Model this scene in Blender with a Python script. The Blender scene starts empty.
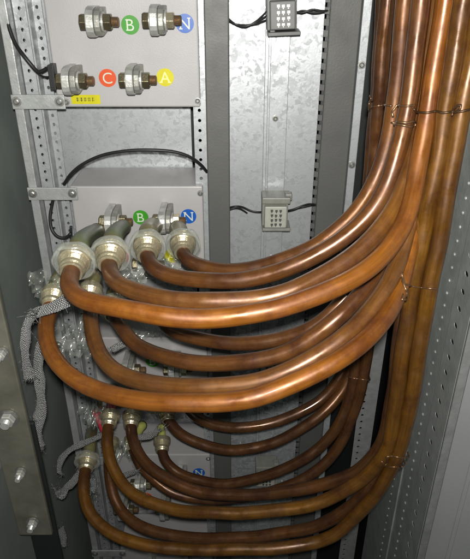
import bpy, bmesh, math, random
from mathutils import Vector, Matrix
R = math.radians
random.seed(7)
S = bpy.context.scene
COL = S.collection

# ------------------------------------------------------------------ camera
CAM = Vector((0, 0, 1.7))
PITCH = R(29)
F = 600.0                                   # focal length in photo pixels (470 x 559)
cd = bpy.data.cameras.new('camera'); cam = bpy.data.objects.new('camera', cd); COL.objects.link(cam)
cam.location = CAM; cam.rotation_euler = (R(90) - PITCH, 0, 0)
cd.sensor_fit = 'VERTICAL'; cd.sensor_height = 24; cd.lens = 24 * F / 559
cd.clip_start = 0.01; cd.clip_end = 100
S.camera = cam

# ------------------------------------------------------------------ light
w = bpy.data.worlds.new('World'); S.world = w; w.use_nodes = True
w.node_tree.nodes['Background'].inputs[0].default_value = (0.75, 0.9, 0.85, 1)
w.node_tree.nodes['Background'].inputs[1].default_value = 0.07
fl = bpy.data.lights.new('phone_flash', 'AREA'); fl.shape = 'DISK'; fl.size = 0.022
fl.energy = 9.2; fl.spread = R(135); fl.color = (1.0, 0.985, 0.93)
flo = bpy.data.objects.new('phone_flash', fl); COL.objects.link(flo)
flo.location = CAM + Vector((0.004, -0.012, 0.038)); flo.rotation_euler = (R(90) - R(14), 0, R(5))
S.view_settings.view_transform = 'Standard'; S.view_settings.look = 'None'
S.view_settings.exposure = 0; S.view_settings.gamma = 1

# ------------------------------------------------------------------ helpers
def ray(px, py):
    u = (px - 235) / F; v = (279.5 - py) / F
    return Vector((u, math.cos(PITCH) + v * math.sin(PITCH), -math.sin(PITCH) + v * math.cos(PITCH)))
def P(px, py, Y):
    d = ray(px, py); return CAM + d * (Y / d.y)
def ZZ(z): return CAM.z + z

def link(o, parent=None):
    COL.objects.link(o)
    if parent: o.parent = parent; o.matrix_parent_inverse = parent.matrix_world.inverted() if False else Matrix()
    return o
def tag(o, label=None, cat=None, group=None, kind=None):
    for k, v in (('label', label), ('category', cat), ('group', group), ('kind', kind)):
        if v: o[k] = v
    return o
def thing(name, label, cat, loc, group=None):
    o = bpy.data.objects.new(name, None); o.empty_display_size = .02; COL.objects.link(o)
    o.location = loc; tag(o, label, cat, group); return o
def obj(name, bm, mat, parent=None, smooth=False, bevel=0, solid=0, label=None):
    """one mesh object; bm is in world coordinates; made local to the parent's location"""
    loc = Vector()
    p = parent
    while p: loc += p.location; p = p.parent
    bmesh.ops.recalc_face_normals(bm, faces=bm.faces) if not solid else None
    if loc.length: bmesh.ops.translate(bm, verts=bm.verts, vec=-loc)
    me = bpy.data.meshes.new(name); bm.to_mesh(me); bm.free()
    me.materials.append(mat)
    for f in me.polygons: f.use_smooth = smooth
    o = bpy.data.objects.new(name, me); COL.objects.link(o)
    if parent: o.parent = parent
    if solid:
        m = o.modifiers.new('s', 'SOLIDIFY'); m.thickness = solid; m.offset = 0
    if bevel:
        m = o.modifiers.new('b', 'BEVEL'); m.width = bevel; m.segments = 2; m.limit_method = 'ANGLE'
        m.angle_limit = R(50)
    if label: o['label'] = label
    return o
def BM(): return bmesh.new()
def box(bm, x0, x1, y0, y1, z0, z1):
    vs = [bm.verts.new((x, y, z)) for x in (x0, x1) for y in (y0, y1) for z in (z0, z1)]
    for q in ((0, 1, 3, 2), (4, 6, 7, 5), (0, 4, 5, 1), (2, 3, 7, 6), (0, 2, 6, 4), (1, 5, 7, 3)):
        bm.faces.new([vs[i] for i in q])
    return vs
def frame_of(d):
    d = d.normalized(); a = Vector((0, 0, 1)) if abs(d.z) < .9 else Vector((1, 0, 0))
    x = d.cross(a).normalized(); y = d.cross(x).normalized(); return x, y
def lathe(bm, base, d, prof, n=24, cap=True, hexa=False):
    """prof: list of (distance along d, radius)"""
    d = d.normalized(); x, y = frame_of(d); rings = []
    if hexa: n = 6
    for s, r in prof:
        c = base + d * s
        rings.append([bm.verts.new(c + (x * math.cos(2 * math.pi * k / n) + y * math.sin(2 * math.pi * k / n)) * r) for k in range(n)])
    for a, b in zip(rings, rings[1:]):
        for k in range(n): bm.faces.new((a[k], a[(k + 1) % n], b[(k + 1) % n], b[k]))
    if cap: bm.faces.new(rings[0][::-1]); bm.faces.new(rings[-1])
def catmull(pts, step=0.006):
    out = []; n = len(pts)
    for i in range(n - 1):
        p0 = pts[max(i - 1, 0)]; p1 = pts[i]; p2 = pts[i + 1]; p3 = pts[min(i + 2, n - 1)]
        if i == 0: p0 = p1 * 2 - p2
        if i == n - 2: p3 = p2 * 2 - p1
        # centripetal
        def tj(t, a, b): return t + max((b - a).length, 1e-6) ** .5
        t0 = 0; t1 = tj(t0, p0, p1); t2 = tj(t1, p1, p2); t3 = tj(t2, p2, p3)
        k = max(2, int((p2 - p1).length / step))
        for j in range(k):
            t = t1 + (t2 - t1) * j / k
            A1 = p0 * ((t1 - t) / (t1 - t0)) + p1 * ((t - t0) / (t1 - t0))
            A2 = p1 * ((t2 - t) / (t2 - t1)) + p2 * ((t - t1) / (t2 - t1))
            A3 = p2 * ((t3 - t) / (t3 - t2)) + p3 * ((t - t2) / (t3 - t2))
            B1 = A1 * ((t2 - t) / (t2 - t0)) + A2 * ((t - t0) / (t2 - t0))
            B2 = A2 * ((t3 - t) / (t3 - t1)) + A3 * ((t - t1) / (t3 - t1))
            out.append(B1 * ((t2 - t) / (t2 - t1)) + B2 * ((t - t1) / (t2 - t1)))
    out.append(pts[-1]); return out
def smooth_path(p, it=3):
    for _ in range(it):
        p = [p[0]] + [(p[i - 1] + p[i] * 2 + p[i + 1]) / 4 for i in range(1, len(p) - 1)] + [p[-1]]
    return p
def tube(bm, path, r, n=18, uvl=None, wob=0):
    t = (path[1] - path[0]).normalized(); x, y = frame_of(t); rings = []; L = 0; ls = []
    for i, p in enumerate(path):
        q = path[min(i + 1, len(path) - 1)] - path[max(i - 1, 0)]
        q.normalize(); x = (x - q * x.dot(q)).normalized(); y = q.cross(x)
        if i: L += (p - path[i - 1]).length
        ls.append(L)
        rr = r(i / (len(path) - 1)) if callable(r) else r
        if wob: rr *= 1 + wob * math.sin(L * 60) * math.sin(L * 23 + 1)
        rings.append([bm.verts.new(p + (x * math.cos(2 * math.pi * k / n) + y * math.sin(2 * math.pi * k / n)) * rr) for k in range(n)])
    uv = bm.loops.layers.uv.verify()
    for i, (a, b) in enumerate(zip(rings, rings[1:])):
        for k in range(n):
            f = bm.faces.new((a[k], a[(k + 1) % n], b[(k + 1) % n], b[k]))
            for lp, (uu, vv) in zip(f.loops, ((k, ls[i]), (k + 1, ls[i]), (k + 1, ls[i + 1]), (k, ls[i + 1]))):
                lp[uv].uv = (uu / n, vv * 10)
    bm.faces.new(rings[0][::-1]); bm.faces.new(rings[-1])

# ------------------------------------------------------------------ materials
def mat(name, col, rough=.5, metal=0., var=0., vscale=30, rvar=0., bump=0., bscale=200, kind='noise', coat=0,
        col2=None, spec=.5, stretch=(1, 1, 1), uv=False):
    m = bpy.data.materials.new(name); m.use_nodes = True; nt = m.node_tree; N = nt.nodes; L = nt.links
    b = N['Principled BSDF']
    b.inputs['Base Color'].default_value = (*col, 1); b.inputs['Roughness'].default_value = rough
    b.inputs['Metallic'].default_value = metal; b.inputs['Coat Weight'].default_value = coat
    b.inputs['Coat Roughness'].default_value = .15
    b.inputs['Specular IOR Level'].default_value = spec
    tc = N.new('ShaderNodeTexCoord'); mp = N.new('ShaderNodeMapping'); mp.inputs['Scale'].default_value = stretch
    L.new(tc.outputs['UV' if uv else 'Object'], mp.inputs[0])
    if var or rvar:
        if kind == 'voronoi':
            t = N.new('ShaderNodeTexVoronoi'); t.inputs['Scale'].default_value = vscale
            sp = N.new('ShaderNodeSeparateColor'); L.new(t.outputs['Color'], sp.inputs[0]); fac = sp.outputs[0]
            nz = N.new('ShaderNodeTexNoise'); nz.inputs['Scale'].default_value = vscale * .5; L.new(mp.outputs[0], nz.inputs['Vector'])
            mxv = N.new('ShaderNodeMixRGB'); mxv.blend_type = 'ADD'; mxv.inputs[0].default_value = .03
            L.new(mp.outputs[0], mxv.inputs[1]); L.new(nz.outputs['Color'], mxv.inputs[2]); L.new(mxv.outputs[0], t.inputs['Vector'])
        else:
            t = N.new('ShaderNodeTexNoise'); t.inputs['Scale'].default_value = vscale
            t.inputs['Detail'].default_value = 6; L.new(mp.outputs[0], t.inputs['Vector'])
            cr = N.new('ShaderNodeMapRange'); cr.inputs[1].default_value = .3; cr.inputs[2].default_value = .7
            L.new(t.outputs['Fac'], cr.inputs[0]); fac = cr.outputs[0]
        mx = N.new('ShaderNodeMixRGB'); c2 = col2 or tuple(c * (1 - var) for c in col)
        mx.inputs[1].default_value = (*col, 1); mx.inputs[2].default_value = (*c2, 1)
        L.new(fac, mx.inputs[0]); L.new(mx.outputs[0], b.inputs['Base Color'])
        if rvar:
            mr = N.new('ShaderNodeMapRange'); mr.inputs[3].default_value = rough - rvar; mr.inputs[4].default_value = rough + rvar
            L.new(fac, mr.inputs[0]); L.new(mr.outputs[0], b.inputs['Roughness'])
    if bump:
        t2 = N.new('ShaderNodeTexNoise'); t2.inputs['Scale'].default_value = bscale; L.new(mp.outputs[0], t2.inputs['Vector'])
        t2.inputs['Detail'].default_value = 4
        bp = N.new('ShaderNodeBump'); bp.inputs['Strength'].default_value = bump; bp.inputs['Distance'].default_value = .002
        L.new(t2.outputs['Fac'], bp.inputs['Height']); L.new(bp.outputs[0], b.inputs['Normal'])
    return m
M = {}
M['galv'] = mat('galvanised', (.52, .54, .555), .45, .62, .45, 140, .12, .05, 300, 'voronoi')
M['galv_dull'] = mat('galvanised_dull', (.40, .41, .405), .5, .45, .35, 60, .1, .2, 250)
M['post'] = mat('painted_post', (.078, .078, .074), .55, .15, .18, 25, .05, .1, 300)
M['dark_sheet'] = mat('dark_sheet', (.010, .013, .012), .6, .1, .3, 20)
M['wall'] = mat('side_sheet', (.20, .225, .21), .55, .2, .25, 12, .05, .1, 120)
M['rail_side'] = mat('side_rail', (.34, .36, .35), .5, .25, .35, 30, .08, .2, 200)
M['door'] = mat('door_sheet', (.26, .265, .27), .5, .0, .12, 8, .05, .08, 200)
M['box'] = mat('box_paint', (.32, .308, .31), .5, 0, .16, 9, .06, .12, 500)
M['steel'] = mat('terminal_steel', (.60, .60, .57), .38, .6, .35, 90, .08, .2, 300)
M['tabside'] = mat('plate_steel', (.36, .355, .32), .42, .55, .35, 90, .08, .2, 300)
M['nut'] = mat('nut_plating', (.22, .19, .12), .38, .85, .4, 120, .08, .2, 400)
M['thread'] = mat('copper_stud', (.30, .20, .12), .4, .75, .35, 200, .05, .3, 900)
M['brass'] = mat('brass', (.74, .66, .46), .27, .85, .35, 70, .07, .15, 500)
M['screw'] = mat('zinc_screw', (.36, .36, .34), .4, .8, .3, 200)
M['black'] = mat('black_rubber', (.012, .012, .012), .45, 0, .2, 60, spec=.35)
M['blackblock'] = mat('black_plastic', (.015, .015, .015), .4)
M['blockgrey'] = mat('terminal_grey', (.17, .17, .15), .5, 0, .2, 80)
M['blockdark'] = mat('terminal_dark', (.10, .10, .098), .5, 0, .2, 80)
M['blockpale'] = mat('terminal_pale', (.30, .30, .26), .5, 0, .15, 80)
M['slot'] = mat('slot_dark', (.05, .05, .045), .5)
M['tie'] = mat('iron_wire', (.09, .05, .025), .4, .7, .4, 200)
M['tiepale'] = mat('copper_strap', (.20, .11, .055), .3, .7, .4, 200)
M['bar'] = mat('aluminium_bar', (.23, .22, .175), .5, .55, .45, 22, .08, .25, 120)
for n, c in (('green', (.035, .22, .015)), ('blue', (.008, .075, .33)), ('orange', (.52, .07, .018)), ('yellow', (.46, .42, .006)), ('white', (.8, .8, .75))):
    M[n] = mat('sticker_' + n, c, .35, 0, .1, 100)
M['white'] = mat('letter_white', (.45, .48, .40), .4)
M['letter_dim'] = mat('letter_pale_yellow', (.80, .72, .25), .4)
M['ink'] = mat('ink', (.05, .06, .02), .5)
M['sl_green'] = mat('sleeve_green', (.085, .13, .06), .45, 0, .6, 45, coat=.05, col2=(.09, .075, .03))
M['sl_olive'] = mat('sleeve_olive', (.20, .18, .085), .35, .3, .4, 60, coat=.1)
M['lug'] = mat('tarnished_lug', (.26, .20, .10), .34, .7, .5, 60, .08, .15, 200)
M['sl_red'] = mat('sleeve_red', (.40, .03, .05), .4)
M['sl_yg'] = mat('sleeve_yellow_green', (.42, .44, .12), .4, 0, .3, 40)
def cable_mat(name, c1, c2, metal, rough, coat):
    m = mat(name, c1, rough, metal, .3, 13, .09, .07, 90, col2=c2, coat=coat)
    nt = m.node_tree; N = nt.nodes; L = nt.links; b = N['Principled BSDF']
    # lengthwise handling streaks and darker tarnish spots
    tc = N.new('ShaderNodeTexCoord'); mp = N.new('ShaderNodeMapping'); mp.inputs['Scale'].default_value = (5, .45, 1)
    L.new(tc.outputs['UV'], mp.inputs[0])
    n = N.new('ShaderNodeTexNoise'); n.inputs['Scale'].default_value = 3; n.inputs['Detail'].default_value = 8
    n.inputs['Roughness'].default_value = .65
    L.new(mp.outputs[0], n.inputs['Vector'])
    r = N.new('ShaderNodeMapRange'); r.inputs[1].default_value = .35; r.inputs[2].default_value = .72
    r.inputs[3].default_value = 1.18; r.inputs[4].default_value = .62; L.new(n.outputs['Fac'], r.inputs[0])
    old = b.inputs['Base Color'].links[0].from_socket
    mul = N.new('ShaderNodeMixRGB'); mul.blend_type = 'MULTIPLY'; mul.inputs[0].default_value = 1
    L.new(old, mul.inputs[1]); L.new(r.outputs[0], mul.inputs[2]); # blotches of darker reddish tarnish, rougher than the bare skin
    t3 = N.new('ShaderNodeTexCoord'); m3 = N.new('ShaderNodeMapping'); L.new(t3.outputs['UV'], m3.inputs[0])
    m3.inputs['Scale'].default_value = (2.2, 2.4, 1)
    n3 = N.new('ShaderNodeTexNoise'); n3.inputs['Scale'].default_value = 2.6; n3.inputs['Detail'].default_value = 9
    n3.inputs['Roughness'].default_value = .68; L.new(t3.outputs['Object'], n3.inputs['Vector']); n3.inputs['Scale'].default_value = 24
    r3 = N.new('ShaderNodeMapRange'); r3.inputs[1].default_value = .46; r3.inputs[2].default_value = .66
    r3.inputs[3].default_value = 0; r3.inputs[4].default_value = .72; L.new(n3.outputs['Fac'], r3.inputs[0])
    mt = N.new('ShaderNodeMixRGB'); mt.inputs[2].default_value = (c2[0] * .52, c2[1] * .40, c2[2] * .7, 1)
    L.new(r3.outputs[0], mt.inputs[0]); L.new(mul.outputs[0], mt.inputs[1]); L.new(mt.outputs[0], b.inputs['Base Color'])
    n4 = N.new('ShaderNodeTexNoise'); n4.inputs['Scale'].default_value = 45; n4.inputs['Detail'].default_value = 8
    L.new(t3.outputs['Object'], n4.inputs['Vector'])
    r4 = N.new('ShaderNodeMapRange'); r4.inputs[1].default_value = .35; r4.inputs[2].default_value = .65
    r4.inputs[3].default_value = rough - .12; r4.inputs[4].default_value = rough + .16; L.new(n4.outputs['Fac'], r4.inputs[0])
    L.new(r4.outputs[0], b.inputs['Roughness'])
    return m
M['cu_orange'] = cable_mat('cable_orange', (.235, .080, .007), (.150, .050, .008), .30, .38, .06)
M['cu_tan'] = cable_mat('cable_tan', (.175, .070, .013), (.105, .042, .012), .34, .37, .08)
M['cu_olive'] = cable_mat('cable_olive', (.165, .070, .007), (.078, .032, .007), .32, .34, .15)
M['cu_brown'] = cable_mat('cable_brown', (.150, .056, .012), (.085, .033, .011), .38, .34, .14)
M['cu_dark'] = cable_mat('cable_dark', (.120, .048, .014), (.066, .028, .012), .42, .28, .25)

def clear_plastic(lo=.08, hi=.34):
    m = bpy.data.materials.new('clear_plastic'); m.use_nodes = True; nt = m.node_tree; N = nt.nodes; L = nt.links
    N.remove(N['Principled BSDF']); out = N['Material Output']
    tr = N.new('ShaderNodeBsdfTransparent'); tr.inputs[0].default_value = (.93, .95, .93, 1)
    gl = N.new('ShaderNodeBsdfGlossy'); gl.inputs['Roughness'].default_value = .16
    df = N.new('ShaderNodeBsdfTranslucent'); df.inputs[0].default_value = (.75, .78, .74, 1)
    d2 = N.new('ShaderNodeBsdfDiffuse'); d2.inputs[0].default_value = (.75, .76, .70, 1)
    a1 = N.new('ShaderNodeMixShader'); a1.inputs[0].default_value = .6; L.new(df.outputs[0], a1.inputs[1]); L.new(d2.outputs[0], a1.inputs[2])
    a2 = N.new('ShaderNodeMixShader'); a2.inputs[0].default_value = .38; L.new(a1.outputs[0], a2.inputs[1]); L.new(gl.outputs[0], a2.inputs[2])
    n = N.new('ShaderNodeTexNoise'); n.inputs['Scale'].default_value = 55
    tc = N.new('ShaderNodeTexCoord'); L.new(tc.outputs['Object'], n.inputs['Vector'])
    bp = N.new('ShaderNodeBump'); bp.inputs['Strength'].default_value = .6; bp.inputs['Distance'].default_value = .003
    L.new(n.outputs['Fac'], bp.inputs['Height']); L.new(bp.outputs[0], gl.inputs['Normal'])
    mr = N.new('ShaderNodeMapRange'); mr.inputs[1].default_value = .35; mr.inputs[2].default_value = .7
    mr.inputs[3].default_value = lo; mr.inputs[4].default_value = hi; L.new(n.outputs['Fac'], mr.inputs[0])
    a3 = N.new('ShaderNodeMixShader'); L.new(mr.outputs[0], a3.inputs[0]); L.new(tr.outputs[0], a3.inputs[1]); L.new(a2.outputs[0], a3.inputs[2])
    L.new(a3.outputs[0], out.inputs[0]); return m
M['film'] = clear_plastic(); M['cap'] = clear_plastic(.26, .52)

def braid_mat():
    m = mat('tinned_braid', (.62, .62, .58), .30, .25)
    nt = m.node_tree; N = nt.nodes; L = nt.links; b = N['Principled BSDF']
    tc = N.new('ShaderNodeTexCoord'); mp = N.new('ShaderNodeMapping'); mp.inputs['Scale'].default_value = (1, 1, 1)
    L.new(tc.outputs['UV'], mp.inputs[0])
    w1 = N.new('ShaderNodeTexWave'); w1.bands_direction = 'DIAGONAL'; w1.inputs['Scale'].default_value = 4.6
    w1.inputs['Distortion'].default_value = 2.6
    mp2 = N.new('ShaderNodeMapping'); mp2.inputs['Scale'].default_value = (-1, 1, 1)
    L.new(tc.outputs['UV'], mp2.inputs[0])
    w2 = N.new('ShaderNodeTexWave'); w2.bands_direction = 'DIAGONAL'; w2.inputs['Scale'].default_value = 4.6
    w2.inputs['Distortion'].default_value = 2.6
    L.new(mp.outputs[0], w1.inputs['Vector']); L.new(mp2.outputs[0], w2.inputs['Vector'])
    mx = N.new('ShaderNodeMath'); mx.operation = 'MULTIPLY'; L.new(w1.outputs['Fac'], mx.inputs[0]); L.new(w2.outputs['Fac'], mx.inputs[1])
    c = N.new('ShaderNodeMapRange'); c.inputs[1].default_value = .12; c.inputs[2].default_value = .42; c.inputs[3].default_value = .10; c.inputs[4].default_value = 1.0; L.new(mx.outputs[0], c.inputs[0])  # strand glints and dark gaps of the weave are put into the colour
    L.new(c.outputs[0], b.inputs['Base Color'])
    bp = N.new('ShaderNodeBump'); bp.inputs['Strength'].default_value = 1; bp.inputs['Distance'].default_value = .004
    L.new(mx.outputs[0], bp.inputs['Height']); L.new(bp.outputs[0], b.inputs['Normal'])
    return m
M['braid'] = braid_mat()

# ------------------------------------------------------------------ perforated plate
def perforated(bm, cells_u, cells_v, org, U, V, holes, r, seg=8, slot=1.0):
    """plate on org + u*U + v*V; cells_u = list of u borders, cells_v = (v0, v1, n rows);
    holes[i] True where column i carries a hole in every cell (or a function of row)."""
    v0, v1, n = cells_v; dv = (v1 - v0) / n
    def pt(u, v): return org + U * u + V * v
    for i, (a, b) in enumerate(zip(cells_u, cells_u[1:])):
        if not holes[i]:
            f = [bm.verts.new(pt(*q)) for q in ((a, v0), (b, v0), (b, v1), (a, v1))]; bm.faces.new(f); continue
        for k in range(n):
            c = v0 + k * dv; d = c + dv; mu, mv = (a + b) / 2, (c + d) / 2
            rx, rz = r[i] if isinstance(r, dict) else (r, r * slot)
            outer = [(b, mv), (b, d), (mu, d), (a, d), (a, mv), (a, c), (mu, c), (b, c)]
            ov = [bm.verts.new(pt(*q)) for q in outer]
            iv = [bm.verts.new(pt(mu + rx * math.cos(j * math.pi / 4), mv + rz * math.sin(j * math.pi / 4))) for j in range(8)]
            for j in range(8): bm.faces.new((ov[j], ov[(j + 1) % 8], iv[(j + 1) % 8], iv[j]))
X, Y, Z = Vector((1, 0, 0)), Vector((0, 1, 0)), Vector((0, 0, 1))
ZT, ZB = CAM.z + .12, CAM.z - 1.62

def screw(parent, x, y, z, r=.0045, d=Vector((0, -1, 0)), m='screw', name='screw'):
    bm = BM(); base = Vector((x, y, z))
    lathe(bm, base, d, [(0, r * 1.5), (.0012, r * 1.5), (.0013, r), (.003, r * .9), (.004, r * .55)], 14)
    return obj(name, bm, M[m], parent, smooth=False)

# ------------------------------------------------------------------ cabinet (the setting everything is bolted into)
cab = thing('cabinet_frame', 'grey galvanised cabinet frame of posts, sheets and perforated rails behind the cables', 'cabinet frame', (0, 1.05, ZB))  # frame of the cabinet itself
YB = .95; YP = 1.05
bm = BM(); box(bm, -.345, -.077, YP, YP + .003, ZB, ZT); obj('back_panel', bm, M['galv'], cab)
bm = BM(); box(bm, -.012, .137, 1.0, 1.003, ZB, ZT); obj('back_panel', bm, M['galv'], cab)
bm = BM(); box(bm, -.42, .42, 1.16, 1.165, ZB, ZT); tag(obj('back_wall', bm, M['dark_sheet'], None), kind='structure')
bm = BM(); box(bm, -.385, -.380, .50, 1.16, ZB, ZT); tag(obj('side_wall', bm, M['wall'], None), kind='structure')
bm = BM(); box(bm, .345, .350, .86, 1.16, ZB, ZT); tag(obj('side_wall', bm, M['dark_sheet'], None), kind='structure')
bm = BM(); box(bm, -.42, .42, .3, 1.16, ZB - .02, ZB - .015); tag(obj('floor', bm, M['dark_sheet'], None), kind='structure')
# centre post + the perforated strip beside it
bm = BM(); box(bm, -.0445, -.0085, .93, .965, ZB, ZT); obj('post', bm, M['post'], cab, bevel=.002)
bm = BM(); perforated(bm, [-.066, -.062, -.051, -.046], (ZB, ZT, 108), Vector((0, .962, 0)), X, Z, [0, 1, 0], .0028); obj('perforated_rail', bm, M['galv'], cab, solid=.002)
# right dark post with a bright folded edge and a notched strip
bm = BM(); box(bm, .138, .184, .95, .985, ZB, ZT); obj('post', bm, M['post'], cab, bevel=.002)
bm = BM(); box(bm, .1845, .197, .944, .985, ZB, ZT); pe = obj('post_edge', bm, M['galv'], cab, bevel=.001)
for z in (-.155, -.31, -.46): screw(cab, .190, .944, ZZ(z), .004)
bm = BM()
z = ZB
while z < ZT:
    box(bm, .131, .1375, .952, .955, z, z + .009); z += .0155
obj('notched_strip', bm, M['post'], cab)
# pale rail that carries the small terminal blocks
bm = BM(); box(bm, .047, .085, .985, .990, ZB, ZT); box(bm, .052, .056, .981, .985, ZB, ZT);
obj('mounting_rail', bm, M['galv'], cab, bevel=.0008)
for z in (-.245, -.50, -.56, -.86, -.80): screw(cab, .066, .985, ZZ(z), .0035)
# small slits of the back panel seen low down, made as raised steel bars
for x, z in ((.012, -.62), (.03, -.66), (.110, -.62), (.012, -.83), (.105, -.86), (.012, -.98), (.11, -1.1), (.02, -1.15)):
    bm = BM(); box(bm, x - .0018, x + .0018, .998, .9995, ZZ(z) - .008, ZZ(z) + .008); obj('panel_slit', bm, M['steel'], cab, bevel=.0005)
# left frame: front post + two perforated strips behind it + straps with screws
bm = BM(); box(bm, -.343, -.329, .945, .985, ZB, ZT); obj('post', bm, M['galv_dull'], cab, bevel=.0015)
bm = BM(); perforated(bm, [-.3275, -.324, -.312, -.3085], (ZB, ZT, 118), Vector((0, .968, 0)), X, Z, [0, 1, 0], .0024, slot=1.2); obj('perforated_rail', bm, M['galv'], cab, solid=.002)
bm = BM(); perforated(bm, [-.306, -.303, -.294, -.291], (ZB, ZT, 118), Vector((0, .990, 0)), X, Z, [0, 1, 0], .0024, slot=1.2); obj('perforated_rail', bm, M['galv'], cab, solid=.002)
bm = BM(); box(bm, -.3075, -.305, .966, 1.02, ZB, ZT); obj('rail_web', bm, M['galv_dull'], cab)
BOXZ = [-.044 - .305 * k for k in range(5)]        # top of every box, relative to the eye
for k, z0 in enumerate(BOXZ):
    zb = ZZ(z0 - .172 if k == 0 else z0 - .012)
    for zc in ([ZZ(z0 - .165)] if k == 0 else [ZZ(z0 - .010)]):
        bm = BM(); box(bm, -.344, -.262, .940, .9435, zc - .011, zc + .011); st = obj('bracket', bm, M['galv_dull'], cab, bevel=.001)
        screw(st, -.336, .940, zc + .001, .005); screw(st, -.270, .940, zc + .001, .005)
# right side: perforated side rails and the door edge
bm = BM(); perforated(bm, [.262, .266, .280, .300], (ZB, ZT, 95), Vector((0, .985, 0)), X, Z, [0, 1, 0], .003); obj('perforated_rail', bm, M['galv_dull'], cab, solid=.002)
def dimples(bm, x, ys, pitch, r):
    for y in ys:
        z = ZB
        while z < ZT:
            lathe(bm, Vector((x, y, z)), -X, [(0, r), (.0012, r * .9), (.002, r * .4)], 8); z += pitch
bm = BM(); box(bm, .302, .304, .7, .93, ZB, ZT); box(bm, .2995, .302, .775, .782, ZB, ZT); dimples(bm, .302, (.738,), .0205, .0026); dimples(bm, .302, (.812,), .0205, .002)
obj('rail_face', bm, M['rail_side'], cab)
bm = BM(); perforated(bm, [.642, .662, .694, .7], (ZB, ZT, 66), Vector((.298, 0, 0)), Y, Z, [0, 1, 0], .0062, slot=.6); obj('perforated_rail', bm, M['rail_side'], cab, solid=.001)
bm = BM(); box(bm, .2985, .3035, .6995, .7035, ZB, ZT); obj('rail_web', bm, M['galv_dull'], cab)
bm = BM(); box(bm, .2995, .325, .640, .643, ZB, ZT); obj('rail_web', bm, M['galv_dull'], cab)
bm = BM(); box(bm, .3030, .3045, .650, .698, ZB, ZT); obj('slot_shade_strip', bm, M['dark_sheet'], cab)  # added near-black strip that puts the shade behind the slots
door = thing('cabinet_door', 'open pale grey cabinet door filling the lower right edge', 'panel', (.300, .617, ZB))  # cabinet door, slanted to face the flash so that it turns bright
def slab(bm, s0, s1, off, th):
    a = Vector((.300 + s0 * .75, .617 - s0 * .66, 0)); b = Vector((.300 + s1 * .75, .617 - s1 * .66, 0))
    n = Vector((-.66, -.75, 0)); q = [a + n * off, b + n * off, b + n * (off - th), a + n * (off - th)]
    lo = [bm.verts.new((p.x, p.y, ZB)) for p in q]; hi = [bm.verts.new((p.x, p.y, ZT)) for p in q]
    bm.faces.new(lo); bm.faces.new(hi[::-1])
    for k in range(4): bm.faces.new((lo[k], lo[(k + 1) % 4], hi[(k + 1) % 4], hi[k]))
bm = BM(); slab(bm, 0, .30, 0, .003); obj('door_skin', bm, M['door'], door, bevel=.001)
bm = BM(); slab(bm, .030, .036, .003, .0025); obj('door_fold', bm, M['door'], door, bevel=.001)
bm = BM(); box(bm, -.3798, -.377, .60, .76, ZZ(-.735), ZZ(-.610)); obj('lit_wall_patch', bm, M['door'], cab, bevel=.001)  # lit patch of the side wall, put in as a pale plate

# ------------------------------------------------------------------ terminal boxes
def letter(ch, c, size, mat_, parent, yface):
    cu = bpy.data.curves.new('letter', 'FONT'); cu.body = ch; cu.size = size; cu.align_x = 'CENTER'; cu.align_y = 'CENTER'; cu.extrude = .0003
    cu.offset = -.0001
    t = bpy.data.objects.new('tmp', cu); COL.objects.link(t); bpy.context.view_layer.update()
    me = bpy.data.meshes.new_from_object(t.evaluated_get(bpy.context.evaluated_depsgraph_get())); bpy.data.objects.remove(t)
    b = bmesh.new(); b.from_mesh(me)
    xs = [v.co.x for v in b.verts]; ys = [v.co.y for v in b.verts]
    mx, my = (min(xs) + max(xs)) / 2, (min(ys) + max(ys)) / 2
    hw, hh = (max(xs) - min(xs)) / 2, (max(ys) - min(ys)) / 2
    for v in b.verts: v.co = Vector((v.co.x - mx, v.co.y - my, v.co.z))
    s = size * .05
    def ser(x, y, wd): box(b, x - wd, x + wd, y - s * .6, y + s * .6, -.00028, .00028)
    if ch == 'B':
        for q in (-1, 1): ser(-hw + s, q * (hh - s * .7), s * 2)
    if ch == 'N':
        ser(-hw + s, hh - s * .5, s * 2); ser(-hw + s, -hh + s * .5, s * 2.2); ser(hw - s, hh - s * .5, s * 2)
    if ch == 'A':
        ser(-hw + s, -hh + s * .5, s * 2); ser(hw - s, -hh + s * .5, s * 2)
    for v in b.verts: v.co = Vector((c.x + v.co.x, yface - v.co.z, c.z + v.co.y))
    o = obj('letter', b, mat_, parent); bpy.data.meshes.remove(me); return o
def sticker(root, ch, colr, x, z, y, r=.0133, lm='white'):
    bm = BM(); lathe(bm, Vector((x, y, z)), Vector((0, -1, 0)), [(0, r), (.0006, r)], 32)
    s = obj('phase_sticker', bm, M[colr], root, label={'green': 'round green sticker marked ', 'blue': 'round blue sticker marked ', 'orange': 'round orange red sticker marked ', 'yellow': 'round yellow sticker marked '}[colr] + ch)
    letter(ch, Vector((x, 0, z)), r * 1.75, M[lm], s, y - .0009)
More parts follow.
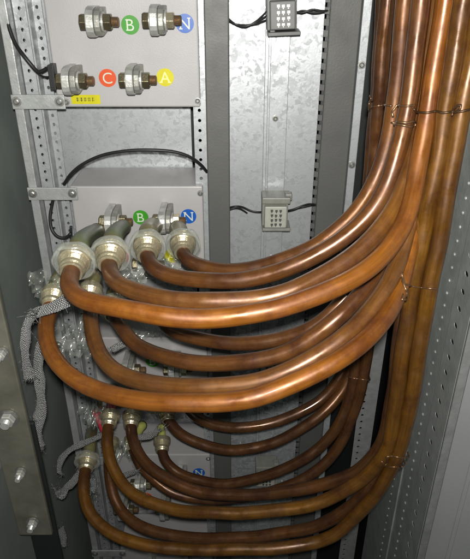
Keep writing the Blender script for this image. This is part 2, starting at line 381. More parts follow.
def terminal(root, x, z, yf, nutm='nut'):
    # flat steel tab standing out of the face, seen nearly edge on
    x += .002; z += .004
    bm = BM(); t = .0056; pr = [(0, .018), (-.034, .0205), (-.046, .0195), (-.054, .0165), (-.059, .011), (-.061, .005)]
    a = [(yf + q[0], z + q[1]) for q in pr] + [(yf + q[0], z - q[1]) for q in pr[::-1]]
    l = [bm.verts.new((x - t, y_, z_)) for y_, z_ in a]; r_ = [bm.verts.new((x + t, y_, z_)) for y_, z_ in a]
    bm.faces.new(l); bm.faces.new(r_[::-1])
    for i in range(len(a)): bm.faces.new((l[i], l[(i + 1) % len(a)], r_[(i + 1) % len(a)], r_[i]))
    tb = obj('terminal_tab', bm, M['steel'], root, bevel=.0015)
    bm = BM(); x2, x3 = x + t + .0003, x + t + .0085; pr2 = [(q[0] * .96, q[1] * .93) for q in pr]
    a = [(yf + q[0], z + q[1]) for q in pr2] + [(yf + q[0], z - q[1]) for q in pr2[::-1]]
    l = [bm.verts.new((x2, y_, z_)) for y_, z_ in a]; r_ = [bm.verts.new((x3, y_, z_)) for y_, z_ in a]
    bm.faces.new(l); bm.faces.new(r_[::-1])
    for i in range(len(a)): bm.faces.new((l[i], l[(i + 1) % len(a)], r_[(i + 1) % len(a)], r_[i]))
    obj('clamping_plate', bm, M['tabside'], tb, bevel=.0015)
    yb = yf - .038; c = Vector((x, yb, z))
    c = c + X * .0088
    bm = BM(); lathe(bm, c + X * t, X, [(0, .0135), (.0025, .0135)], 28); obj('washer', bm, M['steel'], tb)
    bm = BM(); lathe(bm, c - X * (t + .0088), -X, [(0, .0125), (.002, .0125)], 28); obj('washer', bm, M['steel'], tb)
    bm = BM(); lathe(bm, c - X * (t + .0108), -X, [(0, .0115), (.008, .0115), (.0095, .0100)], hexa=True)
    obj('bolt_head', bm, M['nut'], tb, bevel=.0006)
    bm = BM(); lathe(bm, c + X * (t + .0025), X, [(0, .0118), (.0095, .0118), (.0105, .0105)], hexa=True)
    obj('nut', bm, M[nutm], tb, bevel=.0006)
    bm = BM(); pf = []
    for i in range(6): pf += [(i * .0016, .0062), (i * .0016 + .0008, .0070)]
    lathe(bm, c + X * (t + .013), X, pf + [(.0104, .0050)], 16); obj('threaded_stud', bm, M['thread'], tb)

boxlab = ['topmost pale grey terminal box with four bare bolted terminals and a yellow label',
          'pale grey terminal box behind the largest brass glands, with green B and blue N stickers',
          'pale grey terminal box half hidden between the two thick orange cable loops',
          'pale grey terminal box low down with a blue N sticker, behind the dark brown cables',
          'lowest terminal box, a strip of pale grey under the bottom cables']
for k, z0 in enumerate(BOXZ):
    zt, zb = ZZ(z0), ZZ(z0 - .175)
    root = thing('terminal_box', boxlab[k], 'terminal box', (-.165, YB, zb), 'terminal boxes stacked on the left of the cabinet')
    bm = BM(); box(bm, -.276, -.054, YB, YP - .001, zb, zt); obj('housing', bm, M['box'], root, bevel=.0025)
    for x, z in ((-.058, zt - .012), (-.058, zb + .010), (-.262, zb + .008)):
        screw(root, x, YB, z, .0035)
    dx = -.006 if k else 0
    # two upper terminals, two lower terminals
    for x, z, nm in ((-.2025, ZZ(z0 - .052), 'nut'), (-.1145, ZZ(z0 - .050), 'brass'), (-.2465, ZZ(z0 - .132), 'nut'), (-.1545, ZZ(z0 - .131), 'nut')):
        terminal(root, x + dx, z, YB, nm)
    sticker(root, 'B', 'green', -.1535 + dx * 1.3, ZZ(z0 - .056), YB)
    sticker(root, 'N', 'blue', -.0735 + (-.006 if k else 0), ZZ(z0 - .054), YB)
    sticker(root, 'C', 'orange', -.1945 + dx, ZZ(z0 - .131), YB)
    sticker(root, 'A', 'yellow', -.1065 + dx, ZZ(z0 - .130), YB, lm='letter_dim')
    if k == 0:
        bm = BM(); xc, zc = -.232, ZZ(z0 - .163)
        box(bm, xc - .022, xc + .023, YB - .0008, YB, zc - .007, zc + .007); lb = obj('warning_label', bm, M['yellow'], root, bevel=.0002)
        bm = BM(); rr = random.Random(3)
        for i in range(5):       # illegible printed characters
            cx = xc - .012 + i * .006
            for j in range(4):
                if j % 2: box(bm, cx - .002, cx + .002, YB - .0012, YB - .0009, zc - .003 + j * .0016, zc - .0024 + j * .0016)
                else:
                    q = cx + rr.uniform(-.0015, .0015); box(bm, q - .0003, q + .0003, YB - .0012, YB - .0009, zc - .003, zc + .003)
        obj('printed_characters', bm, M['ink'], lb)

# ------------------------------------------------------------------ cables
CR = .0098
GRP = 'copper sheathed cables swept round to the terminal boxes'
# every point: photo x, photo y, distance Y into the cabinet
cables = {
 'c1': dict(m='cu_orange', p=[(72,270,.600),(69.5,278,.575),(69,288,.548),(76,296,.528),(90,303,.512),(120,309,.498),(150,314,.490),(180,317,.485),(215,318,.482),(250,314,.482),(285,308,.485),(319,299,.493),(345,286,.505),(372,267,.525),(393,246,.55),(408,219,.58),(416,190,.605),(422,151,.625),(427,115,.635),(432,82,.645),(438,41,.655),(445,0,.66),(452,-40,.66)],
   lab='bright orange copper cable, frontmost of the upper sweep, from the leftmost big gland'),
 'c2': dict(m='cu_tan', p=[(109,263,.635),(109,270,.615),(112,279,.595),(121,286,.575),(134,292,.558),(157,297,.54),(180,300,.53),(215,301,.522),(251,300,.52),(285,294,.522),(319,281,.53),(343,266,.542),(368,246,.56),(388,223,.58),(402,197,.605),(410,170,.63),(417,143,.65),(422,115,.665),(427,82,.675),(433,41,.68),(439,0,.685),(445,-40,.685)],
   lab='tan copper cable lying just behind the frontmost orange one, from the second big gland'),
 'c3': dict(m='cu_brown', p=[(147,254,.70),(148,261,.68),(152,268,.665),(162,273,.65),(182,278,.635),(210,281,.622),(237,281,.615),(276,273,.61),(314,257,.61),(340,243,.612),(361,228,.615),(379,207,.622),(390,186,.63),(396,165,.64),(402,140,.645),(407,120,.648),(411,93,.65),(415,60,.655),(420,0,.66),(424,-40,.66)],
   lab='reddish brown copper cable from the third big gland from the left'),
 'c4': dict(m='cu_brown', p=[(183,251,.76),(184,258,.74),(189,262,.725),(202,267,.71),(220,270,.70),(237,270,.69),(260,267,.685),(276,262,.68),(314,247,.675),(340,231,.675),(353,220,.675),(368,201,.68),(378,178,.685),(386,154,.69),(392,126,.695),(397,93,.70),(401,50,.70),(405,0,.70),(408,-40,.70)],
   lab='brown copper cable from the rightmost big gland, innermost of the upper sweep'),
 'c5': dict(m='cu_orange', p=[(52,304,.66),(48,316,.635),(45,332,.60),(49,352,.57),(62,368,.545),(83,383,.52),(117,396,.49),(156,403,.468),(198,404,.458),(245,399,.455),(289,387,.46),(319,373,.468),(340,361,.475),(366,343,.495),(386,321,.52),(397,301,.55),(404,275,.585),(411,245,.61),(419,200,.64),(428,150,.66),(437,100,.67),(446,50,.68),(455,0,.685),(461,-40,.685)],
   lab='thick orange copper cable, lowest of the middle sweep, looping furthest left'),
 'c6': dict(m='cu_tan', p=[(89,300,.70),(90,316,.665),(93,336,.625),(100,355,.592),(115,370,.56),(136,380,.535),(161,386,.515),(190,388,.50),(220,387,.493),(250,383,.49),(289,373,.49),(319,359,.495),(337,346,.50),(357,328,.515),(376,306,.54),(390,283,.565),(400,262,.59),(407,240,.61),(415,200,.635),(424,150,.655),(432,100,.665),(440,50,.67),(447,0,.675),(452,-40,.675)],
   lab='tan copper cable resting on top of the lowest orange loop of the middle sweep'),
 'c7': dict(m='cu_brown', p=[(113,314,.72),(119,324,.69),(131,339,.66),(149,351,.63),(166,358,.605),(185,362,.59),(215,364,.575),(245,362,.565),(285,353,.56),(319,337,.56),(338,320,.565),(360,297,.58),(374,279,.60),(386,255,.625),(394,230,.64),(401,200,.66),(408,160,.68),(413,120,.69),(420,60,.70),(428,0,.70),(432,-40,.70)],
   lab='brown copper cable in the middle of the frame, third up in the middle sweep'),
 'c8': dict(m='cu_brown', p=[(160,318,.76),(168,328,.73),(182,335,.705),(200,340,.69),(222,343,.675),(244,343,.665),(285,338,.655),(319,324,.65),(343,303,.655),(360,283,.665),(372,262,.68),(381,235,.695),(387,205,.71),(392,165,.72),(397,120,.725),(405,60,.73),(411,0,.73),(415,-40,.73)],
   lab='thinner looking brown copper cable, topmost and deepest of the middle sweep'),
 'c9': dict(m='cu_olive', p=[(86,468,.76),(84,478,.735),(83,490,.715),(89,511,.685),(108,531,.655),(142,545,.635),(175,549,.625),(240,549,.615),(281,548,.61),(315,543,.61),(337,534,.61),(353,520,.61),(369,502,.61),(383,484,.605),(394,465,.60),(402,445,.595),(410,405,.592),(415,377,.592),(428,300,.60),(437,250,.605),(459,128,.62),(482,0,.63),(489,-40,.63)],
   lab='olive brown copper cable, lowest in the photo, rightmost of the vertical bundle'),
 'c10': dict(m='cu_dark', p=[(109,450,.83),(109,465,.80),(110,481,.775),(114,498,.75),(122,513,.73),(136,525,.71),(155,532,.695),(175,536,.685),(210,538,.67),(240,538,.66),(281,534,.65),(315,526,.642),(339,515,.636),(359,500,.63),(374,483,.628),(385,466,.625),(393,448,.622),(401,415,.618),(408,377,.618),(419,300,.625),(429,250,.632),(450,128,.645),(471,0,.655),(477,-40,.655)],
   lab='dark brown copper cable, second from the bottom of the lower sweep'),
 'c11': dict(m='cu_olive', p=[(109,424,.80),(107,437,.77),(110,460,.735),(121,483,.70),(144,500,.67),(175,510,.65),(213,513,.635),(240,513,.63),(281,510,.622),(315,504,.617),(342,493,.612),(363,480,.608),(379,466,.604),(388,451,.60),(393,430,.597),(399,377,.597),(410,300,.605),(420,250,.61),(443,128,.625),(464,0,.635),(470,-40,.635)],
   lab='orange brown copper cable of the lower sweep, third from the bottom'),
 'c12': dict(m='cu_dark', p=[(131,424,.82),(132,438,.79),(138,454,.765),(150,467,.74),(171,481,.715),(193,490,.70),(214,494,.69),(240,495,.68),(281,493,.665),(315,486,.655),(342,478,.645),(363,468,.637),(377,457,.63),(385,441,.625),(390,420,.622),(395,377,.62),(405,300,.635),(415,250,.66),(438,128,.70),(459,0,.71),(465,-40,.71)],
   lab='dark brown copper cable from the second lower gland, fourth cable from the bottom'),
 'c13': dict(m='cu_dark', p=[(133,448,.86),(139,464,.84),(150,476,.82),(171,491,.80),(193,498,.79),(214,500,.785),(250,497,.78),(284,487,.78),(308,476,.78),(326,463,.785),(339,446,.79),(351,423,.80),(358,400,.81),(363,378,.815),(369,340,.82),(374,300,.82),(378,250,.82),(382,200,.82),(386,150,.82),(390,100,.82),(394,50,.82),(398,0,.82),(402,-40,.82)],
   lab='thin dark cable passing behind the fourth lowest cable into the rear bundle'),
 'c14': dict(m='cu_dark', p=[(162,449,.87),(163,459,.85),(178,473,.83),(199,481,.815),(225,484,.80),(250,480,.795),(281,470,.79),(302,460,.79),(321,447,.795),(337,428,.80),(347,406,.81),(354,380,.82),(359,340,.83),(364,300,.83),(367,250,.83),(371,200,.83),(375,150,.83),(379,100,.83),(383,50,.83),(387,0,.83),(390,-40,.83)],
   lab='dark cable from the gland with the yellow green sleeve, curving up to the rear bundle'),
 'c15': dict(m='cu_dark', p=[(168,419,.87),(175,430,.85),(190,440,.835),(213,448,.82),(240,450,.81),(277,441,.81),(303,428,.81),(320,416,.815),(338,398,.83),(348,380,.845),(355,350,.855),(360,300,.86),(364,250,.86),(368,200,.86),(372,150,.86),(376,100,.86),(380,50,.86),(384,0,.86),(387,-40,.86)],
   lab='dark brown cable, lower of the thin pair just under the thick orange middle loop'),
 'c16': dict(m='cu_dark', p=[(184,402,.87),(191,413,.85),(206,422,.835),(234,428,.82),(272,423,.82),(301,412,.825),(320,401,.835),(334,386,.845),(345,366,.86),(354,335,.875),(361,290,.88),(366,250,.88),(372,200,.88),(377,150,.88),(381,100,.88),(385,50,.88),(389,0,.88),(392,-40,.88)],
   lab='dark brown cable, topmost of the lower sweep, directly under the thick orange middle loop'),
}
CP = {}
def gland(root, base, d, sc=1.0, film=True, body='brass'):
    """brass cable gland: hex body, clamping nut, bright seal ring; d points out along the cable"""
    d = d.normalized()
    bm = BM(); lathe(bm, base - d * .026 * sc, d, [(0, .013 * sc), (.001 * sc, .0178 * sc), (.011 * sc, .0178 * sc), (.0125 * sc, .0160 * sc)], hexa=False, n=28)
    g = obj('gland_body', bm, M[body], root, bevel=.0006)
    bm = BM(); pf = []
    for i in range(4): pf += [(i * .0022, (.0158 - i * .0004) * sc), (i * .0022 + .0011, (.0148 - i * .0004) * sc)]
    pf += [(.0095, .0142 * sc), (.013, .0142 * sc), (.015, .0128 * sc)]
    lathe(bm, base - d * .015 * sc, d, pf, 28); obj('clamping_nut', bm, M['brass'], g, smooth=False)
    bm = BM(); lathe(bm, base + d * .0005, d, [(0, .0124 * sc), (.002, .0128 * sc), (.0035, .0120 * sc), (.0035, CR * .95)], 28, cap=False)
    obj('seal_ring', bm, M['brass'], g, smooth=False)
    if film:
        rr = random.Random(int(base.x * 1e4))
        x, y = frame_of(d); bm = BM(); rings = []; n = 40
        ph = [rr.uniform(0, 6.28) for _ in range(4)]
        for s, r in ((-.028, .0140), (-.0275, .0190), (-.026, .0214), (-.022, .0228), (-.016, .0234), (-.012, .0238), (-.0115, .0215)):
            ring = []
            for k in range(n):
                a = 2 * math.pi * k / n
                q = r * sc * (1 + .014 * math.sin(3 * a + ph[0] + s * 60) + .010 * math.sin(7 * a + ph[1]) + rr.uniform(-.003, .003))
                ring.append(bm.verts.new(base + d * (s * sc + .0009 * math.sin(5 * a + ph[2])) + (x * math.cos(a) + y * math.sin(a)) * q))
            rings.append(ring)
        for a, b in zip(rings, rings[1:]):
            for k in range(n): bm.faces.new((a[k], a[(k + 1) % n], b[(k + 1) % n], b[k]))
        obj('plastic_cap', bm, M['cap'], g, smooth=True)
    return g
tails = {  # sleeve material, end point behind the gland (photo x, y, Y), radius, plastic film?
 'c1': ('sl_green', (97, 231, .885), .0122, 1), 'c2': ('sl_green', (123, 227, .885), .0122, 1),
 'c3': ('sl_olive', (154, 226, .89), .0135, 1), 'c4': ('sl_olive', (178, 229, .89), .0135, 1),
 'c5': ('sl_olive', (80, 275, .90), .012, 0), 'c6': ('sl_olive', (96, 285, .90), .012, 0),
 'c7': ('sl_olive', (120, 300, .90), .012, 1), 'c8': ('sl_olive', (166, 306, .90), .012, 1),
 'c9': ('sl_olive', (92, 430, .92), .011, 1), 'c11': ('sl_red', (112, 392, .92), .009, 0),
 'c12': ('sl_yg', (134, 392, .92), .009, 0), 'c14': ('sl_yg', (161, 427, .92), .008, 0),
 'c15': ('sl_olive', (166, 400, .92), .010, 1), 'c16': ('sl_olive', (184, 395, .92), .010, 0),
 'c10': ('sl_red', (96, 412, .92), .009, 0), 'c13': ('sl_yg', (143, 425, .93), .009, 0)}
for key, c in cables.items():
    pts = [P(*q) for q in c['p']]
    path = smooth_path(catmull(pts), 6)
    i0 = int(len(path) * .40); path = path[:i0] + smooth_path(path[i0 - 1:], 40)[1:]
    path = smooth_path(path, 3)
    kr = random.Random(sum(map(ord, key))); ph = [kr.uniform(0, 6.28) for _ in range(6)]
    npt = len(path)
    for ii, pp in enumerate(path):
        e = min(1, ii / 12); q_ = ii * .006
        pp += Vector((math.sin(q_ * 31 + ph[0]) + .6 * math.sin(q_ * 67 + ph[1]), math.sin(q_ * 27 + ph[2]) + .5 * math.sin(q_ * 71 + ph[3]), math.sin(q_ * 35 + ph[4]) + .6 * math.sin(q_ * 62 + ph[5]))) * .0007 * e
    CP[key] = path
    root = thing('copper_cable', c['lab'], 'cable', path[0], GRP)
    bm = BM(); tube(bm, path, CR, 22, wob=.016); obj('sheath', bm, M[c['m']], root, smooth=True)
    d = Vector((0.0, -.95, -.30))
    q = (path[3] - path[0]).normalized(); d = (d.normalized() + q * .35).normalized()
    sl, e, r, film = tails[key]
    gland(root, path[0] + d * .002, d, 1.05 if key in ('c1', 'c2', 'c3', 'c4') else .95, bool(film))
    e = P(*e); b0 = path[0] - d * .02
    mid = b0 - d * .022 if (b0 - e).length > .12 else (b0 + e) / 2
    tp = smooth_path(catmull([b0, mid, (mid + e) / 2 + Vector((0, 0, .004)), e]), 4)
    bm = BM(); tube(bm, tp, r, 18); obj('tail_sleeve', bm, M[sl], root, smooth=True)
    if key in ('c1', 'c2', 'c3', 'c4'):
        bm = BM(); dd = (e - tp[-8]).normalized(); lathe(bm, e - dd * .004, dd, [(0, r * .9), (.001, r * 1.06), (.010, r * 1.04), (.016, r * .8), (.0185, r * .4)], 20); obj('cable_lug', bm, M['lug'], root, smooth=True)

# ------------------------------------------------------------------ binding wires round the bundles
def wire(name, pts, r, m, label, cat, group=None, sub=3):
    path = smooth_path(catmull([P(*q) for q in pts], .003), sub)
    bm = BM(); tube(bm, path, r, 10); o = obj(name, bm, M[m], None, smooth=True)
    # origin at the wire itself
    c = path[0].copy()
    o.data.transform(Matrix.Translation(-c)); o.location = c
    return tag(o, label, cat, group)
def surf(px, py, fall):
    d = ray(px, py).normalized(); best = None
    for path in CP.values():
        for a in path:
            t = (a - CAM).dot(d)
            if t <= 0: continue
            m2 = (a - (CAM + d * t)).length_squared
            if m2 < CR * CR:
                h = t - math.sqrt(CR * CR - m2)
                if best is None or h < best: best = h
    if best is None: return P(px, py, fall)
    return CAM + d * (best - .0009)
def tie(pts, r, m, label):
    q = []
    for a, b in zip(pts, pts[1:]):
        for k in range(4):
            f = k / 4; q.append(tuple(a[i] + (b[i] - a[i]) * f for i in range(3)))
    q.append(pts[-1])
    w3 = [surf(*p) for p in q]
    # wrap both ends back round the outermost cables
    for e, n in ((0, 1), (-1, -2)):
        back = w3[e] + (w3[e] - w3[n]).normalized() * .001 + Vector((0, .009, 0))
        w3 = [back] + w3 if e == 0 else w3 + [back]
    path = smooth_path(catmull(w3, .002), 2); bm = BM(); tube(bm, path, r, 10); o = obj('binding_wire', bm, M[m], None, smooth=True)
    c = path[0].copy(); o.data.transform(Matrix.Translation(-c)); o.location = c
    return tag(o, label, 'wire tie', TG)
TG = 'wire ties round the cable bundles'
tie([(414,109,.625),(416,112,.620),(427,113,.612),(436,111,.60),(443,113,.598),(450,112,.598),(459,112,.597),(468,110,.597),(476,108,.607)], .0013, 'tie', 'thin dark wire tied across the right half of the upright bundle near the top')
tie([(452,116,.592),(453,110,.589),(457,106,.588),(461,105,.589),(460,109,.591),(455,113,.592)], .0013, 'tie', 'small twisted wire loop standing off the right side of the upright bundle')
tie([(371,98,.79),(369,104,.785),(369,112,.79),(372,107,.79),(377,106,.80),(384,105,.80),(392,106,.79)], .0013, 'tiepale', 'pale wire tie on the left edge of the upright bundle')
tie([(393,117,.66),(392,112,.645),(397,105,.64),(402,106,.638),(409,106,.637),(415,105,.62)], .0013, 'tiepale', 'pale bent wire end at the middle of the upright bundle')
tie([(392,123,.65),(399,122,.636),(407,123,.632),(414,121,.615),(416,125,.615),(411,127,.632),(402,125,.634),(394,124,.65)], .0014, 'tiepale', 'pale double wire band round the brown cable at mid bundle')
tie([(403,283,.57),(408,285,.568),(415,287,.585),(425,288,.585),(436,289,.60)], .0011, 'tiepale', 'thin pale wire across the upright bundle beside the thick orange bend')
tie([(402,274,.565),(404,285,.56),(407,292,.565),(406,299,.56),(402,300,.55),(403,296,.55)], .0016, 'tiepale', 'curled hook of pale wire at the thick orange bend')
tie([(384,466,.60),(388,463,.59),(386,457,.588),(392,456,.582),(402,458,.58),(409,457,.60)], .0012, 'tiepale', 'pale wire tie on the lower bend of the upright bundle, upper strand')
tie([(382,462,.60),(387,467,.59),(394,467,.585),(402,467,.585),(405,464,.60)], .0012, 'tiepale', 'pale wire tie on the lower bend of the upright bundle, lower strand')
tie([(347,376,.81),(352,378,.80),(359,379,.80),(366,380,.80),(370,380,.82)], .0013, 'tiepale', 'wire tie round the thin rear bundle below the middle sweep')

# ------------------------------------------------------------------ small terminal blocks on the mounting rail
TBL = ['dark grey terminal block at the top edge with black wires on both sides',
       'small pale grey terminal block on the bare rail above the cable sweep',
       'terminal block mostly hidden behind the middle cable sweep',
       'dim terminal block low down behind the lower cables']
def block(k, z, cover):
    hs = 'blockdark' if k == 0 else 'blockgrey'
    if k == 0: cover = hs
    x0, x1 = .046, .090
    org = Vector((.07, .985, z))
    root = thing('terminal_block', TBL[k], 'terminal block', org, 'terminal blocks on the mounting rail')
    bm = BM(); box(bm, x0, x1, .948, .9835, z - .021, z + .022); box(bm, x0 + .004, x0 + .012, .944, .9475, z - .0235, z - .017); obj('housing', bm, M[hs], root, bevel=.0015)
    bm = BM(); box(bm, x0 - .001, x1 + .003, .938, .975, z + .0225, z + .034); box(bm, x1 - .006, x1 + .006, .945, .960, z + .026, z + .038); obj('top_clip', bm, M[hs], root, bevel=.002)
    fx0, fx1 = x0 + .004, x1 - .003
    bm = BM(); box(bm, fx0, fx1, .934, .9478, z - .019, z + .0195); f = obj('front_cover', bm, M[cover], root, bevel=.0018)
    rr = random.Random(k)
    for i in range(4):
        for j in range(3):
            cx = (fx0 + fx1) / 2 - .0065 + j * .0072 + rr.uniform(-.0004, .0004); cz = z + .0125 - i * .0082 + rr.uniform(-.0004, .0004)
            bm = BM(); box(bm, cx - .0021, cx + .0021, .9326, .9338, cz - .0014, cz + .0020)
            lathe(bm, Vector((cx, .9338, cz - .0028)), -Y, [(0, .0011), (.0008, .0009)], 10)
            obj('wire_port', bm, M['slot'] if cover == 'blockpale' else M['screw'], f)
    bm = BM(); box(bm, x0 + .001, x1 + .005, .940, .978, z - .028, z - .0225); obj('foot', bm, M[hs], root, bevel=.001)
    if k == 0: root.rotation_euler = (0, R(-2.5), 0)
block(0, ZZ(-.086), 'blockgrey'); block(1, ZZ(-.399), 'blockpale'); block(2, ZZ(-.710), 'blockpale'); block(3, ZZ(-1.020), 'blockpale')
WG = 'thin black wires into the terminal blocks'
for i, (a, b) in enumerate((((229,20),(264,9)),((229,21),(264,14)),((229,22),(264,19)))):
    wire('black_wire', [(228,a[1]-2,.95),(235,24,.955),(245,27 - i,.95),(255,22 - i * 1 + i * 2,.95),(b[0]+5,b[1],.958)], .0012, 'black',
         ['uppermost', 'middle', 'lowest'][i] + ' thin black wire entering the left of the top terminal block', 'wire', WG)
for i in range(2):
    wire('black_wire', [(294,11 + i * 3,.955),(303,13 - i * 3,.95),(312,9 + i * 4,.95),(322,11 + i,.95),(331,10,.955)], .0013, 'black',
         ['first', 'second'][i] + ' of two twisted black wires leaving the right of the top terminal block', 'wire', WG)
wire('black_wire', [(228,208,.955),(236,206,.95),(243,207,.955),(249,210,.957),(256,212,.955),(261,212,.957)], .0014, 'black', 'black wire from the centre post into the left of the pale block', 'wire', WG)
wire('black_wire', [(228,210,.955),(236,207.5,.955),(241,209,.96),(247,213,.975)], .0013, 'black', 'lower short black wire end beside the centre post', 'wire', WG)
wire('black_wire', [(284,211,.96),(292,210,.95),(302,206,.95),(309,204,.955),(318,206,.965)], .0018, 'black', 'black wire leaving the right of the pale terminal block', 'wire', WG)
wire('black_wire', [(286,211,.962),(294,209,.955),(303,207,.952),(312,205,.955)], .0012, 'black', 'thin second strand above the wire right of the pale terminal block', 'wire', WG)

# left side wires
BW = 'black cables on the left frame'
wire('black_wire', [(6,18,.95),(15,43,.94),(24,56,.93),(33,67,.93),(39,73,.935),(44,70,.94),(50,67,.95)], .0030, 'black', 'thick black wire running diagonally across the upper left perforated rails', 'wire', BW)
wire('black_wire', [(33,67,.935),(38,74,.935),(43,77,.94),(50,77,.95)], .0016, 'black', 'thin black wire branching into the small black connector', 'wire', BW)
wire('black_wire', [(64,184,.945),(70,175,.935),(80,166,.93),(100,156,.925),(125,151,.92),(150,150,.92),(175,152,.925),(190,157,.93),(200,164,.94),(207,172,.955)], .0026, 'black', 'long black cable arching over the gap between the top two boxes', 'wire', BW)
wire('black_wire', [(55,192,.955),(52,205,.955),(50,218,.95),(52,230,.945),(58,237,.94),(66,238,.94),(71,233,.94)], .0028, 'black', 'black cable hanging in a loop left of the second box', 'wire', BW)
wire('black_wire', [(71,226,.95),(71,233,.948),(72,246,.945)], .0024, 'black', 'short upright black cable end beside the second box', 'wire', BW)
cn = thing('connector', 'small upright black connector on the left edge of the top box', 'connector', P(51, 90, .94), None)
bm = BM(); p0 = P(48.5, 64, .94); p1 = P(54, 89, .94); box(bm, p0.x, p0.x + .009, .93, .95, p1.z, p0.z); obj('housing', bm, M['blackblock'], cn, bevel=.001)
bm = BM(); box(bm, p0.x + .001, p0.x + .008, .9285, .9299, p1.z + .004, p0.z - .004); obj('cover', bm, M['blackblock'], cn, bevel=.0004)

# ------------------------------------------------------------------ flat bar with bolts, lower left
bar = thing('busbar', 'upright flat grey metal bar with bolts, at the lower left edge', 'busbar', (-.32, .65, ZB))
bm = BM(); zb2 = ZZ(-.83)
box(bm, -.348, -.2945, .646, .654, zb2, ZZ(-.26)); obj('bar', bm, M['bar'], bar, bevel=.002)
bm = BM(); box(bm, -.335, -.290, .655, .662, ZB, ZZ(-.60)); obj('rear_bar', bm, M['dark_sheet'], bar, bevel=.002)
for px, py, rr_ in ((2, 353, .007), (8.6, 418, .011), (21, 472, .007), (33, 522, .008)):
    c = P(px, py, .645); b_ = BM(); lathe(b_, c, -Y, [(0, rr_ * 1.35), (.0016, rr_ * 1.35)], 20); wsh = obj('washer', b_, M['screw'], bar)
    b_ = BM(); lathe(b_, c - Y * .0017, -Y, [(0, rr_), (.007, rr_), (.008, rr_ * .85)], hexa=True); obj('nut', b_, M['steel'], wsh, bevel=.0006)
    b_ = BM(); pf = []
    for i in range(7): pf += [(i * .0014, rr_ * .5), (i * .0014 + .0007, rr_ * .57)]
    lathe(b_, c - Y * .0085, -Y, pf, 14); obj('stud', b_, M['steel'], wsh)

# ------------------------------------------------------------------ tinned braids and loose clear film
def braid(pts, wd, th, label, seed=0):
    rr = random.Random(seed)
    path = smooth_path(catmull([P(*q[:3]) for q in pts], .004), 3)
    n = 12; bm = BM(); rings = []; ls = [0]; uv = bm.loops.layers.uv.verify()
    for i, p in enumerate(path):
        if i: ls.append(ls[-1] + (p - path[i - 1]).length)
        q = (path[min(i + 1, len(path) - 1)] - path[max(i - 1, 0)]).normalized()
        vd = (p - CAM).normalized(); tw = .9 * math.sin(i * .21 + seed)
        sx = q.cross(vd).normalized(); sy = sx.cross(q).normalized()
        sx, sy = sx * math.cos(tw) + sy * math.sin(tw), sy * math.cos(tw) - sx * math.sin(tw)
        ww = wd * (1 + .12 * math.sin(i * .31 + seed * 2) + rr.uniform(-.05, .05))
        rings.append([bm.verts.new(p + sx * ww * math.cos(2 * math.pi * k / n) + sy * th * math.sin(2 * math.pi * k / n) * (1 + rr.uniform(-.25, .25))) for k in range(n)])
    for i, (a, b) in enumerate(zip(rings, rings[1:])):
        for k in range(n):
            f = bm.faces.new((a[k], a[(k + 1) % n], b[(k + 1) % n], b[k]))
            for lp, (uu, vv) in zip(f.loops, ((k, ls[i]), (k + 1, ls[i]), (k + 1, ls[i + 1]), (k, ls[i + 1]))): lp[uv].uv = (uu / n * wd * 4 / .01 * .5, vv / .01 * .5)
    bm.faces.new(rings[0][::-1]); bm.faces.new(rings[-1])
    for e, st in ((-1, 16), (0, 7)):                     # frayed strands at the cut ends and stray ones along it
        q = (path[-1] - path[-4]).normalized() if e else (path[0] - path[3]).normalized()
        for _ in range(st):
            p0 = path[e] + Vector((rr.uniform(-1, 1), rr.uniform(-.3, .3), rr.uniform(-.4, .4))) * wd
            dv = (q + Vector((rr.uniform(-1, 1), rr.uniform(-1, 1), rr.uniform(-1, 1))) * .7).normalized(); ln = rr.uniform(.004, .013)
            k_ = Vector((rr.uniform(-1, 1), rr.uniform(-1, 1), rr.uniform(-1, 1))) * .003
            tube(bm, [p0 - q * .003, p0 + dv * ln * .5, p0 + dv * ln * .8 + k_, p0 + dv * ln + k_ * 2], .00035, 5)
    for _ in range(int(len(path) * .5)):
        p0 = path[rr.randrange(len(path))] + Vector((rr.choice((-1, 1)) * wd * .9, -th, rr.uniform(-1, 1) * wd * .3))
        dv = Vector((rr.uniform(-1, 1), rr.uniform(-1, .2), rr.uniform(-1, 1))).normalized() * rr.uniform(.003, .008)
        tube(bm, [p0, p0 + dv * .6, p0 + dv + Vector((0, 0, rr.uniform(-.003, .003)))], .0003, 5)
    o = obj('earth_braid', bm, M['braid'], None, smooth=True)
    c = path[0].copy(); o.data.transform(Matrix.Translation(-c)); o.location = c
    tag(o, label, 'earthing braid', 'tinned braids hanging round the glands')
braid([(68,296,.64),(56,305,.63),(44,309,.625),(34,314,.63),(28,322,.64),(26,335,.645),(25,350,.645),(27,368,.645),(30,378,.65)], .0070, .0030, 'silver braid dropping beside the grey bar, left strand of the pair', 1)
braid([(50,330,.68),(42,345,.675),(38,362,.67),(40,385,.665),(41,405,.665),(38,425,.665),(39,447,.67)], .0085, .0030, 'longest silver braid hanging straight down beside the grey bar, right strand', 2)
braid([(70,299,.61),(60,304,.602),(48,309,.60),(38,313,.605)], .0075, .002, 'short crumpled braid wrapped under the far left gland', 3)
braid([(108,432,.78),(96,438,.77),(84,443,.765),(70,450,.765),(62,458,.77),(59,468,.775),(60,474,.78)], .0062, .0018, 'silver braid arching left from the upper left gland of the lower sweep', 4)
braid([(80,470,.77),(74,481,.76),(66,489,.76),(61,496,.77),(58,490,.775)], .0075, .002, 'crumpled braid end left of the lowest gland', 5)
braid([(112,350,.74),(119,346,.735),(127,343,.73)], .0055, .002, 'tiny braid scrap between the middle cables', 6)
braid([(60,528,.76),(63,536,.755),(62,546,.76)], .0085, .003, 'loose bunch of braid at the bottom left', 7)
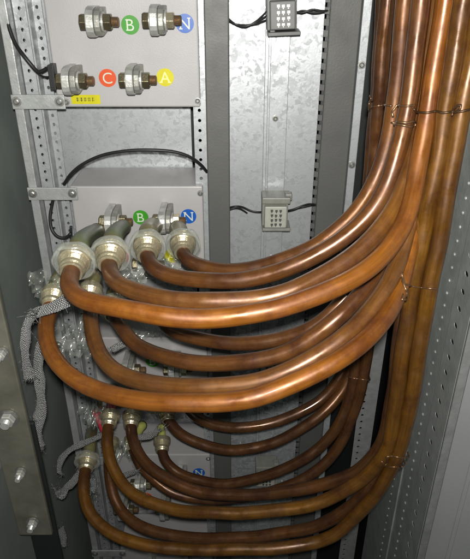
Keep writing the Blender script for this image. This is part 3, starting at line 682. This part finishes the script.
braid([(133,437,.80),(143,437,.79),(152,435,.79),(158,431,.80)], .0065, .002, 'silver braid scrap beside the yellow green sleeves', 8)
braid([(122,477,.82),(128,474,.815),(135,472,.82)], .005, .002, 'small silver braid end under the lower glands', 9)
braid([(92,478,.77),(94,486,.765),(93,492,.77)], .006, .002, 'small braid scrap right of the lowest gland', 10)

def film(cx, cy, Yd, w_, h_, label, seed, parent=None):
    rr = random.Random(seed); bm = BM(); nx, ny = 22, 18; g = []
    c = P(cx, cy, Yd)
    f1, f2, f3, f4 = (rr.uniform(0, 6.28) for _ in range(4))
    for i in range(nx):
        row = []
        for j in range(ny):
            u = i / (nx - 1) - .5; v = j / (ny - 1) - .5
            y = .010 * math.sin(9 * u + 5 * v + f1) + .006 * math.sin(21 * u - 13 * v + f2) + .004 * math.sin(35 * v + 17 * u + f3) + rr.uniform(-.0008, .0008)
            e = 1 + .12 * math.sin(6 * math.atan2(v, u) + f4)
            row.append(bm.verts.new(c + Vector((u * w_ * e, y, v * h_ * e + .004 * math.sin(8 * u + f3)))))
        g.append(row)
    for i in range(nx - 1):
        for j in range(ny - 1): bm.faces.new((g[i][j], g[i + 1][j], g[i + 1][j + 1], g[i][j + 1]))
    o = obj('plastic_film', bm, M['film'], None, smooth=True); o.data.transform(Matrix.Translation(-c)); o.location = c
    tag(o, label, 'plastic film', 'crumpled clear film round the cable ends')
film(50, 288, .68, .050, .040, 'crumpled clear plastic below and left of the far left gland', 1)

film(128, 276, .74, .050, .035, 'clear plastic scrap between the second and third big glands', 3)
film(165, 264, .80, .045, .028, 'clear plastic scrap between the two rightmost big glands', 4)
film(78, 338, .72, .045, .060, 'clear plastic hanging inside the left bend of the thick orange loop', 5)

film(145, 328, .82, .055, .035, 'clear plastic behind the middle cables near the third box', 7)
film(95, 415, .84, .050, .050, 'clear plastic above the lower glands', 8)
film(122, 450, .86, .050, .050, 'clear plastic between the lower left glands', 9)
film(90, 488, .84, .030, .050, 'clear plastic strip behind the lowest gland', 10)
